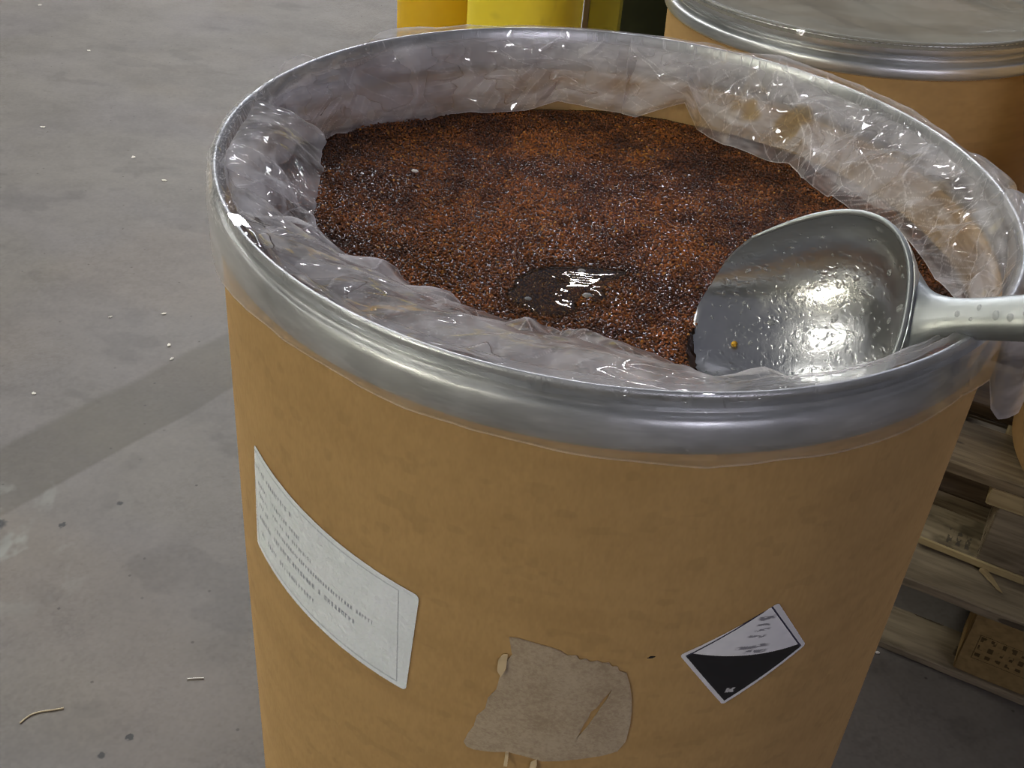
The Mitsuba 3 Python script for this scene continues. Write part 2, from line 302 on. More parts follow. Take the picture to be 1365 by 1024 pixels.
for (x, y, z, ln, wd, rad, aim) in LAMPS:
    k = thing('flood_lamp' if aim else 'ceiling_lamp', 'floodlight turned on the drums from the side' if aim else 'long white ceiling lamp hanging over the hall', 'lamp', 'floodlights' if aim else 'ceiling lamps')
    o = np.array([x, y, z], float)
    d = (np.array(aim) - o) if aim else np.array([0, 0, -1.0]); d = d / np.linalg.norm(d)
    ex = np.array([1.0, 0, 0]) if not aim else np.cross(d, [0, 0, 1.0]); ex = ex / np.linalg.norm(ex); ey = np.cross(d, ex)
    hs = rbox(ln + 0.08, wd + 0.06, 0.06, 0.01); hv_ = hs.vertices
    hs = trimesh.Trimesh(o + hv_[:, :1] * ex + hv_[:, 1:2] * ey - (hv_[:, 2:] + 0.034) * d, hs.faces, process=False)
    put(k + '__housing', hs, 'm_fixture')
    v = np.array([o + a * ln / 2 * ex + b * wd / 2 * ey for a, b in ((-1, -1), (1, -1), (1, 1), (-1, 1))])
    f_ = np.array([[0, 1, 2], [0, 2, 3]])
    if np.cross(v[1] - v[0], v[2] - v[0]) @ d < 0: f_ = f_[:, ::-1]
    scene[k + '__tube'] = {**mikit.ply((v, f_), 'm_fixture'), 'emitter': {'type': 'area', 'radiance': rgb(*rad)}}

# ---------------------------------------------------------------- fibre drums
OVAL = [0.00074065, 0.0100526, 0.00352168, 0.00116657, 0.00013267, 0.00035137]
def oval(P, ctr, amount):
    """Slightly out-of-round, as the open drum is; P relative to the drum's axis, amount per point."""
    th = np.arctan2(P[:, 0], -P[:, 1]); k = np.zeros(len(P))
    for i in range(3):
        k += OVAL[2 * i] * np.cos((i + 2) * th) + OVAL[2 * i + 1] * np.sin((i + 2) * th)
    Q = P.copy(); Q[:, :2] *= (1 + amount * k)[:, None]
    return Q
def lathe(prof, n=240):
    """Closed profile (r, z) turned about z; a trimesh."""
    prof = np.array(prof, float)
    t = np.arange(n) * 2 * np.pi / n
    v = np.stack([prof[None, :, 0] * np.sin(t)[:, None], -prof[None, :, 0] * np.cos(t)[:, None], np.broadcast_to(prof[None, :, 1], (n, len(prof)))], -1).reshape(-1, 3)
    m = len(prof); i, j = np.meshgrid(np.arange(n), np.arange(m), indexing='ij')
    a = i * m + j; b = ((i + 1) % n) * m + j; c = ((i + 1) % n) * m + (j + 1) % m; d = i * m + (j + 1) % m
    f = np.concatenate([np.stack([a, b, c], -1).reshape(-1, 3), np.stack([a, c, d], -1).reshape(-1, 3)])
    return trimesh.Trimesh(v, f, process=False)
def smoothprof(pts, per=5):
    """Closed Catmull-Rom through the points."""
    p = np.array(pts, float); n = len(p); out = []
    for i in range(n):
        p0, p1, p2, p3 = p[i - 1], p[i], p[(i + 1) % n], p[(i + 2) % n]
        for t in np.arange(per) / per:
            out.append(0.5 * (2 * p1 + (p2 - p0) * t + (2 * p0 - 5 * p1 + 4 * p2 - p3) * t * t + (3 * p1 - p0 - 3 * p2 + p3) * t ** 3))
    return np.array(out)
RING_OPEN = [(0.2884, 0.0023), (0.2895, 0.0018), (0.2903, 0.0002), (0.2899, -0.0020), (0.2878, -0.0060), (0.2860, -0.0100), (0.2854, -0.0128), (0.2868, -0.0141), (0.2896, -0.0153), (0.2915, -0.0190), (0.2925, -0.0240),
             (0.2928, -0.0290), (0.2924, -0.0340), (0.2912, -0.0375), (0.2890, -0.0392), (0.2880, -0.0392), (0.2862, -0.0360), (0.2835, -0.0300), (0.2832, -0.0220), (0.2838, -0.0120), (0.2852, -0.0030), (0.2870, 0.0014)]
RING_SHUT = [(0.2830, 0.0030), (0.2866, 0.0030), (0.2892, 0.0008), (0.2902, -0.0040), (0.2898, -0.0100), (0.2880, -0.0135), (0.2835, -0.0150), (0.2810, -0.0175), (0.2805, -0.0215), (0.2830, -0.0240), (0.2890, -0.0250), (0.2935, -0.0275),
             (0.2952, -0.0330), (0.2945, -0.0395), (0.2915, -0.0430), (0.2885, -0.0435), (0.2875, -0.0420), (0.2790, -0.0400), (0.2780, -0.0100), (0.2800, 0.0010)]
def drum(label, ctr, height, ring, r=0.288, ov=0.0, tilt=None, scale=1.0):
    k = thing('fibre_drum', label, 'drum', 'fibre drums')
    def place(m):
        v = m.vertices.copy()
        if ov: v = oval(v, None, ov * np.interp(v[:, 2], [-0.35, -0.05, 0], [0.25, 1, 1]))
        v = v * [scale, scale, 1]
        if tilt is not None: v = tilt.apply(v + [0, 0, height]) - [0, 0, height]
        return trimesh.Trimesh(v + [ctr[0], ctr[1], ctr[2] + height], m.faces, process=False)
    zz = np.linspace(-0.036, -height + 0.004, 24)
    prof = [(r, z) for z in zz] + [(r - 0.003, -height), (0.02, -height), (0.0005, -height), (0.0005, -height + 0.012), (r - 0.008, -height + 0.012)] + [(r - 0.008, z) for z in zz[::-1]]
    put(k + '__body', place(lathe(prof)), 'm_kraft', smooth=35)
    put(k + '__chime_ring', place(lathe(smoothprof(ring))), 'm_galv', smooth=50, label='galvanized steel rim band')
    return k, place
open_drum, place_open = drum('open brown fibre drum of amber beads with white address label and hazard label', (0, 0, 0), H, RING_OPEN, ov=1.0)

# things stuck on the drum's wall: theta in degrees (0 = towards the viewer, + = right), z below the rim
def on_wall(th, z, off):
    th = np.radians(np.asarray(th, float)); z = np.asarray(z, float)
    P = np.stack([(0.288 + off) * np.sin(th), -(0.288 + off) * np.cos(th), z], -1).reshape(-1, 3)
    P = oval(P, None, np.interp(P[:, 2], [-0.35, -0.05, 0], [0.25, 1, 1]))
    return P + [0, 0, H]
def sticker(key, poly, uvfn, mat, off=0.0008, step=0.010, label=None, thick=0.0004):
    """A thin sheet on the drum: poly in (theta deg, z) cut out of a fine grid, with an edge."""
    sc = np.array([np.radians(1) * 0.288, 1.0])
    pl = Polygon(np.array(poly) * sc)
    pl = pl.buffer(0)
    x0, y0, x1, y1 = pl.bounds
    v, f = trimesh.creation.triangulate_polygon(pl, engine='earcut') if False else (None, None)
    mesh = trimesh.creation.extrude_polygon(pl, thick, engine='earcut')
    mesh = mesh.subdivide_to_size(step)
    a, z, d = mesh.vertices.T
    W = []
    th = a / sc[0]
    P = np.vstack([on_wall([t], [zz], off - thick + dd) for t, zz, dd in zip(th, z, d)]) if len(th) < 4000 else on_wall(th, z, off)
    m = trimesh.Trimesh(P, mesh.faces, process=False)
    if uvfn is None: return put(key, m, mat, label=label)
    return put(key, m, mat, smooth=True, uv=uvfn(th, z), label=label)
def rounded(quad, r=0.004):
    sc = np.array([np.radians(1) * 0.288, 1.0])
    p = Polygon(np.array(quad) * sc).buffer(-r).buffer(r, quad_segs=5)
    return np.array(p.exterior.coords)[:-1] / sc
# white paper label
LQ = np.array([(-52.5, -0.1691), (-17.57, -0.1918), (-19.18, -0.2895), (-54.1, -0.2720)])
def label_uv(th, z):
    a = np.radians(th + 54.0) * 0.288
    x = a
    top = np.interp(th, [-52.5, -17.57], [-0.1691, -0.1918]); bot = np.interp(th, [-54.1, -19.18], [-0.2720, -0.2895])
    return np.c_[x, 0.100 * (z - bot) / (top - bot)]
sticker(open_drum + '__paper_label', rounded(LQ), label_uv, 'm_label', label='white paper address label with rows of small faded print')
HQ = np.array([(24.587, -0.2641), (35.98, -0.2256), (28.778, -0.1713), (16.625, -0.2066)])   # bottom, right, top, left
def hazard_uv(th, z):
    A = np.c_[HQ[1] - HQ[0], HQ[3] - HQ[0]]
    return np.linalg.solve(A, (np.c_[th, z] - HQ[0]).T).T
sticker(open_drum + '__hazard_label', rounded(HQ, 0.0022), hazard_uv, 'm_hazard', label='diamond hazard label, white above and black below')
TORN = [(-5.15, -.2024), (-4.0, -.2016), (-1.64, -.2033), (0.2, -.2046), (1.52, -.2065), (2.4, -.2098), (3.56, -.2088), (4.0, -.2125), (4.74, -.2109), (5.4, -.2135), (6.2, -.2118), (6.92, -.2138), (7.7, -.2128), (8.2, -.2165), (8.86, -.2161),
        (9.2, -.2205), (10.18, -.2222), (10.9, -.2335), (11.45, -.2451), (11.9, -.260), (12.05, -.2746), (11.95, -.2929), (11.05, -.3037), (9.2, -.3085), (6.9, -.3123), (4.0, -.3170), (1.15, -.3206), (-1.2, -.3182), (-3.7, -.3171), (-6.2, -.3215), (-8.5, -.324),
        (-9.6, -.323), (-10.06, -.3188), (-9.5, -.3080), (-8.8, -.2988), (-8.5, -.287), (-7.43, -.2776), (-7.2, -.266), (-6.14, -.2546), (-5.9, -.243), (-5.09, -.2329), (-5.2, -.225), (-4.54, -.2182), (-4.9, -.209)]
tornp = Polygon(TORN).difference(Polygon([(5.3, -.291), (5.9, -.276), (6.3, -.270), (6.55, -.262), (7.2, -.258), (7.8, -.249), (8.75, -.239), (8.3, -.249), (7.7, -.258), (7.3, -.265), (6.8, -.272), (6.2, -.281)]))
tk = sticker(open_drum + '__torn_label_backing', np.array(tornp.exterior.coords)[:-1], None, 'm_torn', off=0.0009, label='rough greyish remains of a torn-off paper label') if tornp.geom_type == 'Polygon' and not tornp.interiors else None
if tk is None:
    sc_ = np.array([np.radians(1) * 0.288, 1.0])
    pl = Polygon(np.array(tornp.exterior.coords) * sc_, [np.array(i.coords) * sc_ for i in tornp.interiors])
    me = trimesh.creation.extrude_polygon(pl, 0.0005, engine='earcut').subdivide_to_size(0.012)
    P = np.vstack([on_wall([a / sc_[0]], [z], 0.0004 + d) for a, z, d in me.vertices])
    put(open_drum + '__torn_label_backing', trimesh.Trimesh(P, me.faces, process=False), 'm_torn', label='rough greyish remains of a torn-off paper label')
def curl(poly, lift):
    sc = np.array([np.radians(1) * 0.288, 1.0])
    me = trimesh.creation.extrude_polygon(Polygon(np.array(poly) * sc).buffer(0), 0.0004, engine='earcut').subdivide_to_size(0.002)
    zmax = me.vertices[:, 1].max(); zmin = me.vertices[:, 1].min()
    P = np.vstack([on_wall([a / sc[0]], [z], 0.0008 + d + lift * ((zmax - z) / (zmax - zmin + 1e-9)) ** 2) for a, z, d in me.vertices])
    put(open_drum + '__paper_curl', trimesh.Trimesh(P, me.faces, process=False), 'm_torn_curl')
curl([(-5.1, -.2185), (-5.7, -.2190), (-6.25, -.2250), (-6.2, -.2330), (-5.6, -.2365), (-5.1, -.2300)], 0.004)
curl([(-3.6, -.3170), (-4.05, -.3170), (-4.0, -.3262), (-3.5, -.3262)], 0.005)
curl([(0.35, -.3190), (-0.4, -.3225), (-0.5, -.3280), (0.1, -.3290), (0.45, -.3240)], 0.005)
sticker(open_drum + '__scratch', [(12.5, -.2084), (12.95, -.2066), (13.5, -.2070), (13.1, -.2084)], None, 'm_black', off=0.0005)

# the drum behind, shut under a film cover, and the drum on the pallet
H2 = 0.766
TILT2 = Ro.from_euler('xy', [-0.021, -0.034])          # it leans a little
C2 = np.array([0.334, 0.961, 0.778]) - TILT2.apply([0, 0, H2])
shut_drum, place_shut = drum('brown fibre drum behind the open one with clear film drawn over its top', C2, H2, RING_SHUT, tilt=TILT2)
C3 = PA + 0.335 * PU + 0.22 * PW + np.array([0, 0, 0.3055])
third_drum, _ = drum('brown fibre drum standing on the stack of wooden pallets', C3, 0.72, RING_SHUT, scale=0.965)

# ---------------------------------------------------------------- polythene liner of the open drum
rng = np.random.default_rng(7)
def triw(x): return np.abs(2 * (x - np.floor(x)) - 1)
def crumple(a, l, seed, scale=1.0):
    """Sharp-creased relief in [-1, 1] over a (along the rim) and l (across), metres."""
    r = np.random.default_rng(seed)
    P = lambda f, s: meshkit.fbm(np.stack([a * f, l * f, np.full_like(a, s)], -1), 3, seed)
    wa, wl = a + 0.030 * (P(14, 1.5) - 0.5), l + 0.030 * (P(14, 7.5) - 0.5)
    out = 0
    for lam, amp, spread, cnt in ((0.100, 1.0, 0.5, 2), (0.062, 0.70, 0.9, 2), (0.036, 0.36, 1.2, 2), (0.019, 0.17, 1.5, 1)):
        for _ in range(cnt):
            ang = r.normal(0, spread); ph = r.uniform()
            mask = np.clip(1.8 * meshkit.noise(np.stack([a / lam / 2.2 + 31 * ph, l / lam / 2.2, np.full_like(a, lam * 900 + ph * 9)], -1), seed + 3) - 0.35, 0, 1)
            out = out + amp * mask * (triw((wa * np.cos(ang) + wl * np.sin(ang)) / lam / scale + ph) - 0.5)
    return out / 1.6
def table(pts):
    """Periodic linear table over theta in degrees."""
    p = np.array(sorted(pts)); x = np.r_[p[-1, 0] - 360, p[:, 0], p[0, 0] + 360]; y = np.vstack([p[-1:, 1:], p[:, 1:], p[:1, 1:]])
    return lambda t: np.stack([np.interp(t, x, y[:, i]) for i in range(y.shape[1])], -1)
INNER = table([(-103, .264, -.046), (-98.5, .2616, -.050), (-94.4, .262, -.046), (-86.3, .2407, -.046), (-74, .223, -.046), (-63.4, .2139, -.046), (-59.8, .2049, -.047), (-52.4, .1868, -.048), (-42.4, .1762, -.048), (-31.4, .1729, -.047), (-24.4, .1725, -.046),
               (-16.2, .1727, -.044), (-9.45, .1729, -.041), (-3, .1747, -.039), (1.8, .1815, -.038), (8.6, .1955, -.035), (12.8, .2126, -.030), (15.7, .2294, -.025), (19.2, .2433, -.016), (23.6, .2506, -.012), (24.3, .272, -.005), (40, .274, -.006),
               (52, .272, -.010), (66, .262, -.028), (82, .2415, -.045), (104, .2252, -.046), (107.6, .2062, -.047), (117.5, .1992, -.047), (125.5, .194, -.047), (136, .2161, -.051), (145, .2187, -.057), (154, .222, -.060), (160, .244, -.066), (164, .264, -.069),
               (167.3, .266, -.047), (177, .264, -.069), (-180, .266, -.068), (-173, .266, -.0645), (-167, .267, -.061), (-160, .264, -.0695), (-152.4, .262, -.0705), (-148.3, .264, -.068), (-140.8, .264, -.0705), (-132.4, .264, -.0705), (-124.6, .265, -.069),
               (-116.3, .266, -.058), (-111.4, .267, -.061), (-107, .267, -.050)])
CREST = table([(-180, .0025), (-174, .0030), (-160, .0042), (-151, .0065), (-140, .008), (-131, .011), (-128.2, .0055), (-125, .003), (-116, .003), (-112, .0125), (-107.3, .013), (-103, .004), (-100.4, .0065), (-97, .003), (-80, .003), (-40, .0028), (0, .0026), (24, .0028), (50, .003), (65, .005),
               (80, .009), (90, .0125), (96, .008), (102, .0095), (108, .006), (115, .007), (126, .0075), (134, .009), (141, .0105), (149, .008), (156, .0065), (166, .005), (170, .0055), (176, .006)])
OVER = table([(-180, 1), (-130, 1), (-126.5, 0), (-98.2, 0), (-96.5, 1), (0, 1), (170, 1)])          # 0 where the film stays inside and the rim is bare
HANG = table([(-180, -.020, .2955), (-130, -.020, .2955), (-97, -.030, .2960), (-90, -.052, .2962), (-75, -.053, .2962), (-60, -.050, .2960), (-53.7, -.0466, .2958), (-47, -.0425, .2956), (-43, -.0415, .2952), (-34.7, -.0400, .2946), (-22, -.0408, .2944), (-14, -.0410, .2944), (-5, -.0412, .2944),
              (6, -.0424, .2946), (14, -.0445, .2948), (21.5, -.0427, .2946), (30, -.0442, .2948), (39, -.0443, .2946), (50, -.040, .2946), (57, -.044, .298), (60.5, -.074, .303), (63, -.088, .308), (68, -.094, .318), (76, -.093, .324), (86, -.084, .324), (98, -.070, .318), (112, -.045, .304), (130, -.030, .302), (150, -.026, .299), (165, -.022, .2965)])
def crease(d, k=2600.0):
    """How sharply a relief (n, m) bends, 0 to 1."""
    q = np.pad(d, 1, mode='edge')
    lap = np.abs(q[2:, 1:-1] + q[:-2, 1:-1] - 2 * d) + np.abs(q[1:-1, 2:] + q[1:-1, :-2] - 2 * d)
    return np.clip(lap * k - 0.42, 0, 1)
def film_sheet(theta, s, seed, amp, inner_shift=0.0, lift=0.0):
    """theta (n,), s (m,) in [0, 1]: inner edge - rim - outer edge. Returns the points (n, m, 3) with z from the rim."""
    t = np.degrees(theta); e = INNER(t); cr = CREST(t)[:, 0]; ov = OVER(t)[:, 0]; hg = HANG(t)
    re, ze = e[:, 0] + inner_shift, e[:, 1] + lift
    wall = np.clip((re - 0.235) / 0.03, 0, 1)
    p1 = np.stack([(re + 0.281) / 2 * (1 - wall) + 0.2725 * wall, ze * 0.46 + lift * 0.5], -1)
    p2 = np.stack([0.2805 + 0 * re, -0.0045 + 0.4 * (cr - 0.003)], -1)
    p3o = np.stack([0.2868 + 0 * re, np.maximum(cr, 0.0034)], -1); p3i = np.stack([0.2822 + 0 * re, cr - 0.001], -1)
    p4o = np.stack([0.2925 + 0.5 * (hg[:, 1] - 0.295), -0.0030 + 0.5 * (cr - 0.003)], -1); p4i = p3i + [0.0006, 0.0012]
    p5o = np.stack([hg[:, 1], hg[:, 0]], -1); p5i = p3i + [0.0011, 0.0022]
    o = ov[:, None]
    ctrl = np.stack([np.stack([re, ze], -1), p1, p2, p3i * (1 - o) + p3o * o, p4i * (1 - o) + p4o * o, p5i * (1 - o) + p5o * o], 1)   # n,6,2
    kn = np.array([0, .30, .52, .60, .67, 1.0])
    rz = PchipInterpolator(kn, ctrl, axis=1)(s)                              # n,m,2
    d = np.gradient(rz, axis=1); nr = np.stack([-d[..., 1], d[..., 0]], -1); nr /= np.linalg.norm(nr, axis=-1, keepdims=True) + 1e-9
    nr = np.where((nr[..., 1:] < 0) & (s[None, :, None] < 0.62), nr, nr)
    A = np.broadcast_to(theta[:, None] * 0.285, rz.shape[:2]); L = np.broadcast_to(s[None, :] * 0.19, rz.shape[:2])
    c = crumple(A, L, seed)
    env = np.interp(s, [0, .12, .35, .50, .58, .66, .75, 1.0], [.75, 1.0, 1.0, .70, .40, .28, .14, .18])
    clump = np.interp(t, [57, 63, 105, 115], [0, 1, 1, 0])
    env = env[None, :] + clump[:, None] * np.interp(s, [.58, .75, 1], [0, .6, .55])[None, :]
    rough = np.interp(t, [-180, -100, -96, -60, -50, 20, 30, 60, 80, 150, 180], [1.0, .95, 1.15, 1.2, 1.0, .95, .3, .5, 1.05, 1.15, 1.05])
    env = env * rough[:, None]
    dis = amp * c * env + 0.0016 * crumple(A + 1.7, L * 1.5, seed + 29, 0.33) * np.interp(s, [.48, .56, .70, .8], [0, 1, 1, 0])[None, :] * np.interp(t, [-105, -95, -58, -45], [0, 1, 1, 0])[:, None]
    side = np.where(s < 0.62, -1.0, 1.0)
    off = dis[..., None] * nr
    rz = rz + off
    # keep the outer hang outside of the steel band and the inside off the wall
    outer = (s[None, :] > 0.67) & (ov[:, None] > 0.5)
    rz[..., 0] = np.where(outer, np.maximum(rz[..., 0], 0.2938), rz[..., 0])
    crest_ = (s[None, :] > 0.52) & (s[None, :] <= 0.67) & (ov[:, None] > 0.5) & (rz[..., 0] > 0.281)
    rz[..., 1] = np.where(crest_, np.maximum(rz[..., 1], np.where(rz[..., 0] < 0.2912, 0.0032, -0.002)), rz[..., 1])
    ins = (s[None, :] < 0.52)
    rz[..., 0] = np.where(ins, np.minimum(rz[..., 0], 0.2795), rz[..., 0])
    rz[..., 1] = np.where(ins & (rz[..., 0] < 0.268), np.maximum(rz[..., 1], -0.0695), rz[..., 1])
    th = theta[:, None] + 0.004 / 0.285 * (crumple(A + 3.1, L, seed + 11) * env)
    P = np.stack([rz[..., 0] * np.sin(th), -rz[..., 0] * np.cos(th), rz[..., 1]], -1)
    sh = P.shape
    return oval(P.reshape(-1, 3), None, 1.0).reshape(sh), crease(dis)
liner = thing('plastic_liner', 'crumpled clear plastic liner bag in the open drum, folded out over its steel rim', 'plastic bag')
NT, NS = 1500, 130
tt = np.linspace(-np.pi, np.pi, NT, endpoint=False); sv = np.linspace(0, 1, NS)
P, cr_ = film_sheet(tt, sv, 21, 0.0125)
uv = np.stack([cr_, np.broadcast_to(sv[None], (NT, NS))], -1).reshape(-1, 2)
put(liner, trimesh.Trimesh(P.reshape(-1, 3) + [0, 0, H], grid_faces(NT, NS, True), process=False), 'm_film', smooth=True, uv=uv)
# a second gathered layer inside, behind and below the first
def arc_fold(d0, d1, seed, s1, shift, lift, amp):
    t = np.radians(np.linspace(d0, d1, int(abs(d1 - d0) * 4))); s = np.linspace(0, s1, 70)
    P, c = film_sheet(t, s, seed, amp, shift, lift)
    put(liner + '__fold', trimesh.Trimesh(P.reshape(-1, 3) + [0, 0, H], grid_faces(len(t), len(s)), process=False), 'm_film_fold', smooth=True, uv=np.stack([c, c * 0], -1).reshape(-1, 2))
arc_fold(-178, -104, 33, 0.50, 0.003, 0.004, 0.010)
arc_fold(104, 180, 35, 0.50, 0.012, 0.007, 0.012)
arc_fold(-90, 16, 37, 0.50, 0.022, 0.008, 0.006)
# the pointed flap turned in over the rim at the left
def flap(A0, A1, B0, B1, seed, amp, n=90, m=70):
    u, v = np.meshgrid(np.linspace(0, 1, n), np.linspace(0, 1, m), indexing='ij')
    A0, A1, B0, B1 = (np.array(x, float) for x in (A0, A1, B0, B1))
    base = (A0 * (1 - u[..., None]) + A1 * u[..., None]) * (1 - v[..., None]) + (B0 * (1 - u[..., None]) + B1 * u[..., None]) * v[..., None]
    base[..., 2] += 0.010 * np.sin(np.pi * v) ** 0.8 * (0.3 + 0.7 * np.sin(np.pi * u))
    dz = amp * crumple(u * np.linalg.norm(A1 - A0), v * np.linalg.norm(B0 - A0), seed) * np.sin(np.pi * np.clip(v * 0.9 + 0.05, 0, 1)) ** 0.5
    base[..., 2] += dz + 0.0016 * crumple(u * 0.2 + 3, v * 0.08, seed + 5, 0.35); cc = crease(dz)
    wob = 0.006 * crumple(u * 0.16, u * 0 + 0.3, seed + 9, 0.6) * v + 0.004 * (meshkit.fbm(np.stack([u * 9, v * 3, 0 * u], -1), 2, 5) - 0.5) * v
    base[..., 0] += wob; base[..., 1] += 0.7 * wob + 0.004 * crumple(v * 0.1, v * 0 + 0.7, seed + 13, 0.5) * np.abs(2 * u - 1)
    put(liner + '__flap', trimesh.Trimesh(base.reshape(-1, 3) + [0, 0, H], grid_faces(n, m), process=False), 'm_film_fold', smooth=True, uv=np.stack([cc, cc * 0], -1).reshape(-1, 2))
def rp(th, r, z): th = math.radians(th); return (r * math.sin(th), -r * math.cos(th), z)
flap(rp(-97, .2835, .0010), rp(-72, .2830, .0010), rp(-96, .226, -.018), rp(-70, .219, -.034), 51, 0.007)

# ---------------------------------------------------------------- aluminium scoop
SV = [0.1851, -0.1734, 0.0051, 0.6023, -0.561, -0.3037, 0.1274, 0.0691, 0.0589, 0.0191, 0.3022, 0.027, -0.0151, -0.0006]
SP = np.array(SV[:3]); SR = Ro.from_rotvec(SV[3:6]).as_matrix()
SL, SW, SB, SDm, STAP, SFX = SV[6:12]; SDb = 0.052; PEXP = 2.4
def s_world(l): return np.asarray(l) @ SR.T + SP + [0, 0, H]
def s_local(w): return (np.asarray(w) - SP - [0, 0, H]) @ SR
def s_w(x): return np.where(x < -SB, SW * (1 - STAP * np.clip((-SB - x) / (SL - SB), 0, 2) ** 1.6), SW * np.clip(1 - np.clip((x + SB) / SB, 0, 1) ** PEXP, 0, 1) ** (1 / PEXP))
def s_d(x):
    base = SDm + (SDb - SDm) * (1 - (1 - np.clip((x + SL + SFX) / (SL + SFX - SB), 0, 1)) ** 2.2)
    return np.where(x < -SB, base, SDb * np.clip(1 - np.clip((x + SB) / SB, 0, 1) ** PEXP, 0, 1) ** (1 / PEXP))
def bowl_grid(off, n=70, m=72, front=0.0, apex=0.0):
    ph = np.linspace(0, np.pi, m)
    xs = np.r_[np.linspace(0, 1, 40, endpoint=False), 1 + (np.sin(np.linspace(0, np.pi / 2, n - 40)))]
    X = np.empty((n, m)); Y = X.copy(); Z = X.copy()
    for i, q in enumerate(xs):
        if q < 1:
            x0 = -SL - 0.003 - SFX * np.sin(ph) ** 0.95 - front + 0.016 * (np.exp(-ph / 0.12) + np.exp(-(np.pi - ph) / 0.12))
            x = x0 * (1 - q) + (-SB) * q
        else:
            x = np.full(m, -SB + (SB + apex) * (q - 1))
        xe = np.where(x > -SB, -SB + (x + SB) * SB / (SB + apex), x)
        w, d = s_w(xe) + off * (1 if q < 1 else 1), s_d(xe) + off
        if i == n - 1: w, d = w * 0 + 1e-4 + 0 * off, d * 0 + 1e-4
        elif q >= 1:
            k = np.clip(1 - (q - 1) ** PEXP, 0, 1) ** (1 / PEXP); w = s_w(np.array(-SB)) * k + off * k ** 0.3; d = SDb * k + off * k ** 0.3
        c, sn = np.cos(ph), np.sin(ph)
        X[i], Y[i] = x, w * np.sign(c) * np.abs(c) ** 0.92
        Z[i] = -d * sn ** 0.92
    return np.stack([X, Y, Z], -1)
TH = 0.0026
gi = bowl_grid(0.0); go = bowl_grid(TH, front=0.0006, apex=TH)
n_, m_ = gi.shape[:2]
V = np.vstack([gi.reshape(-1, 3), go.reshape(-1, 3)])
F = [grid_faces(n_, m_, flip=True), grid_faces(n_, m_) + n_ * m_]
def strip(a, b):
    return np.vstack([np.stack([a[:-1], a[1:], b[1:]], -1), np.stack([a[:-1], b[1:], b[:-1]], -1)])
ix = np.arange(n_ * m_).reshape(n_, m_)
F += [strip(ix[0], ix[0] + n_ * m_), strip(ix[:, 0][::-1], ix[:, 0][::-1] + n_ * m_), strip(ix[:, -1], ix[:, -1] + n_ * m_)]
scoop = thing('scoop', 'wet aluminium scoop lying in the amber beads with its handle over the rim', 'scoop')
bowl = trimesh.Trimesh(s_world(V), np.vstack(F), process=False)
put(scoop + '__bowl', bowl, 'm_alu', smooth=45)
# rolled edge bead along the bowl's mouth rim
path = np.vstack([gi[::-1][:, 0][::-1], gi[:, -1][::-1][1:]]) if False else np.vstack([gi[:, 0], gi[::-1][1:, -1]])
def tube(path, rad, sides=10, closed=False):
    p = np.asarray(path, float); rad = np.broadcast_to(rad, (len(p),))
    t = np.gradient(p, axis=0); t /= np.linalg.norm(t, axis=1, keepdims=True) + 1e-12
    a = np.cross(t, [0.13, 0.21, 0.97]); a /= np.linalg.norm(a, axis=1, keepdims=True) + 1e-12
    b = np.cross(t, a); g = np.arange(sides) * 2 * np.pi / sides
    v = p[:, None] + rad[:, None, None] * (np.cos(g)[None, :, None] * a[:, None] + np.sin(g)[None, :, None] * b[:, None])
    f = []
    n, s = len(p), sides
    for i in range(n - 1):
        for j in range(s):
            k = (j + 1) % s
            f += [[i * s + j, (i + 1) * s + j, (i + 1) * s + k], [i * s + j, (i + 1) * s + k, i * s + k]]
    v = np.vstack([v.reshape(-1, 3), p[:1], p[-1:]])
    f += [[n * s, j, (j + 1) % s] for j in range(s)] + [[n * s + 1, (n - 1) * s + (j + 1) % s, (n - 1) * s + j] for j in range(s)]
    return trimesh.Trimesh(v, f, process=False)
keep = np.r_[True, np.linalg.norm(np.diff(path, axis=0), axis=1) > 4e-4]
pth = path[keep] + [0, 0, 0.0002]; pth[:, 1] += np.sign(pth[:, 1]) * TH / 2
from scipy.ndimage import gaussian_filter1d
pth = gaussian_filter1d(pth, 1.2, axis=0, mode='nearest')
pth = pth[pth[:, 0] > -0.999]
put(scoop + '__rolled_edge', tube(s_world(pth), np.interp(np.arange(len(pth)), [0, 30, len(pth) - 30, len(pth)], [0.0012, 0.0021, 0.0021, 0.0012])), 'm_alu_handle', smooth=60, label='bright rolled edge of the bowl')
# handle: flared root on the back of the bowl, oval grip with a flat underside
hx = np.array([-0.016, -0.010, -0.003, 0.004, 0.012, 0.022, 0.036, 0.060, 0.090, 0.115, 0.132, 0.139, 0.141])
hy = np.array([0.0500, 0.0430, 0.0330, 0.0230, 0.0165, 0.0132, 0.0122, 0.0132, 0.0152, 0.0160, 0.0150, 0.0100, 0.002])
hzt = np.array([-0.001, -0.001, -0.002, -0.003, -0.0040, -0.0045, -0.0045, -0.0035, -0.003, -0.003, -0.004, -0.008, -0.014])      # top
hzb = np.array([-0.050, -0.046, -0.041, -0.035, -0.0300, -0.0275, -0.0262, -0.0268, -0.028, -0.0285, -0.0275, -0.023, -0.016])    # underside
q = np.linspace(0, 1, 90); kx = np.linspace(0, 1, len(hx))
cols = [PchipInterpolator(kx, v)(q) for v in (hx, hy, hzt, hzb)]
g = np.arange(48) * 2 * np.pi / 48
rows = []
for x, y, zt, zb in zip(*cols):
    cz, rz = (zt + zb) / 2, (zt - zb) / 2
    rows.append(np.stack([np.full(48, x), y * np.sign(np.cos(g)) * np.abs(np.cos(g)) ** 0.8, cz + rz * np.sign(np.sin(g)) * np.abs(np.sin(g)) ** 0.8], -1))
hv = np.vstack(rows + [np.array([[hx[0], 0, (hzt[0] + hzb[0]) / 2]]), np.array([[hx[-1], 0, (hzt[-1] + hzb[-1]) / 2]])])
hf = grid_faces(48, 90, True)
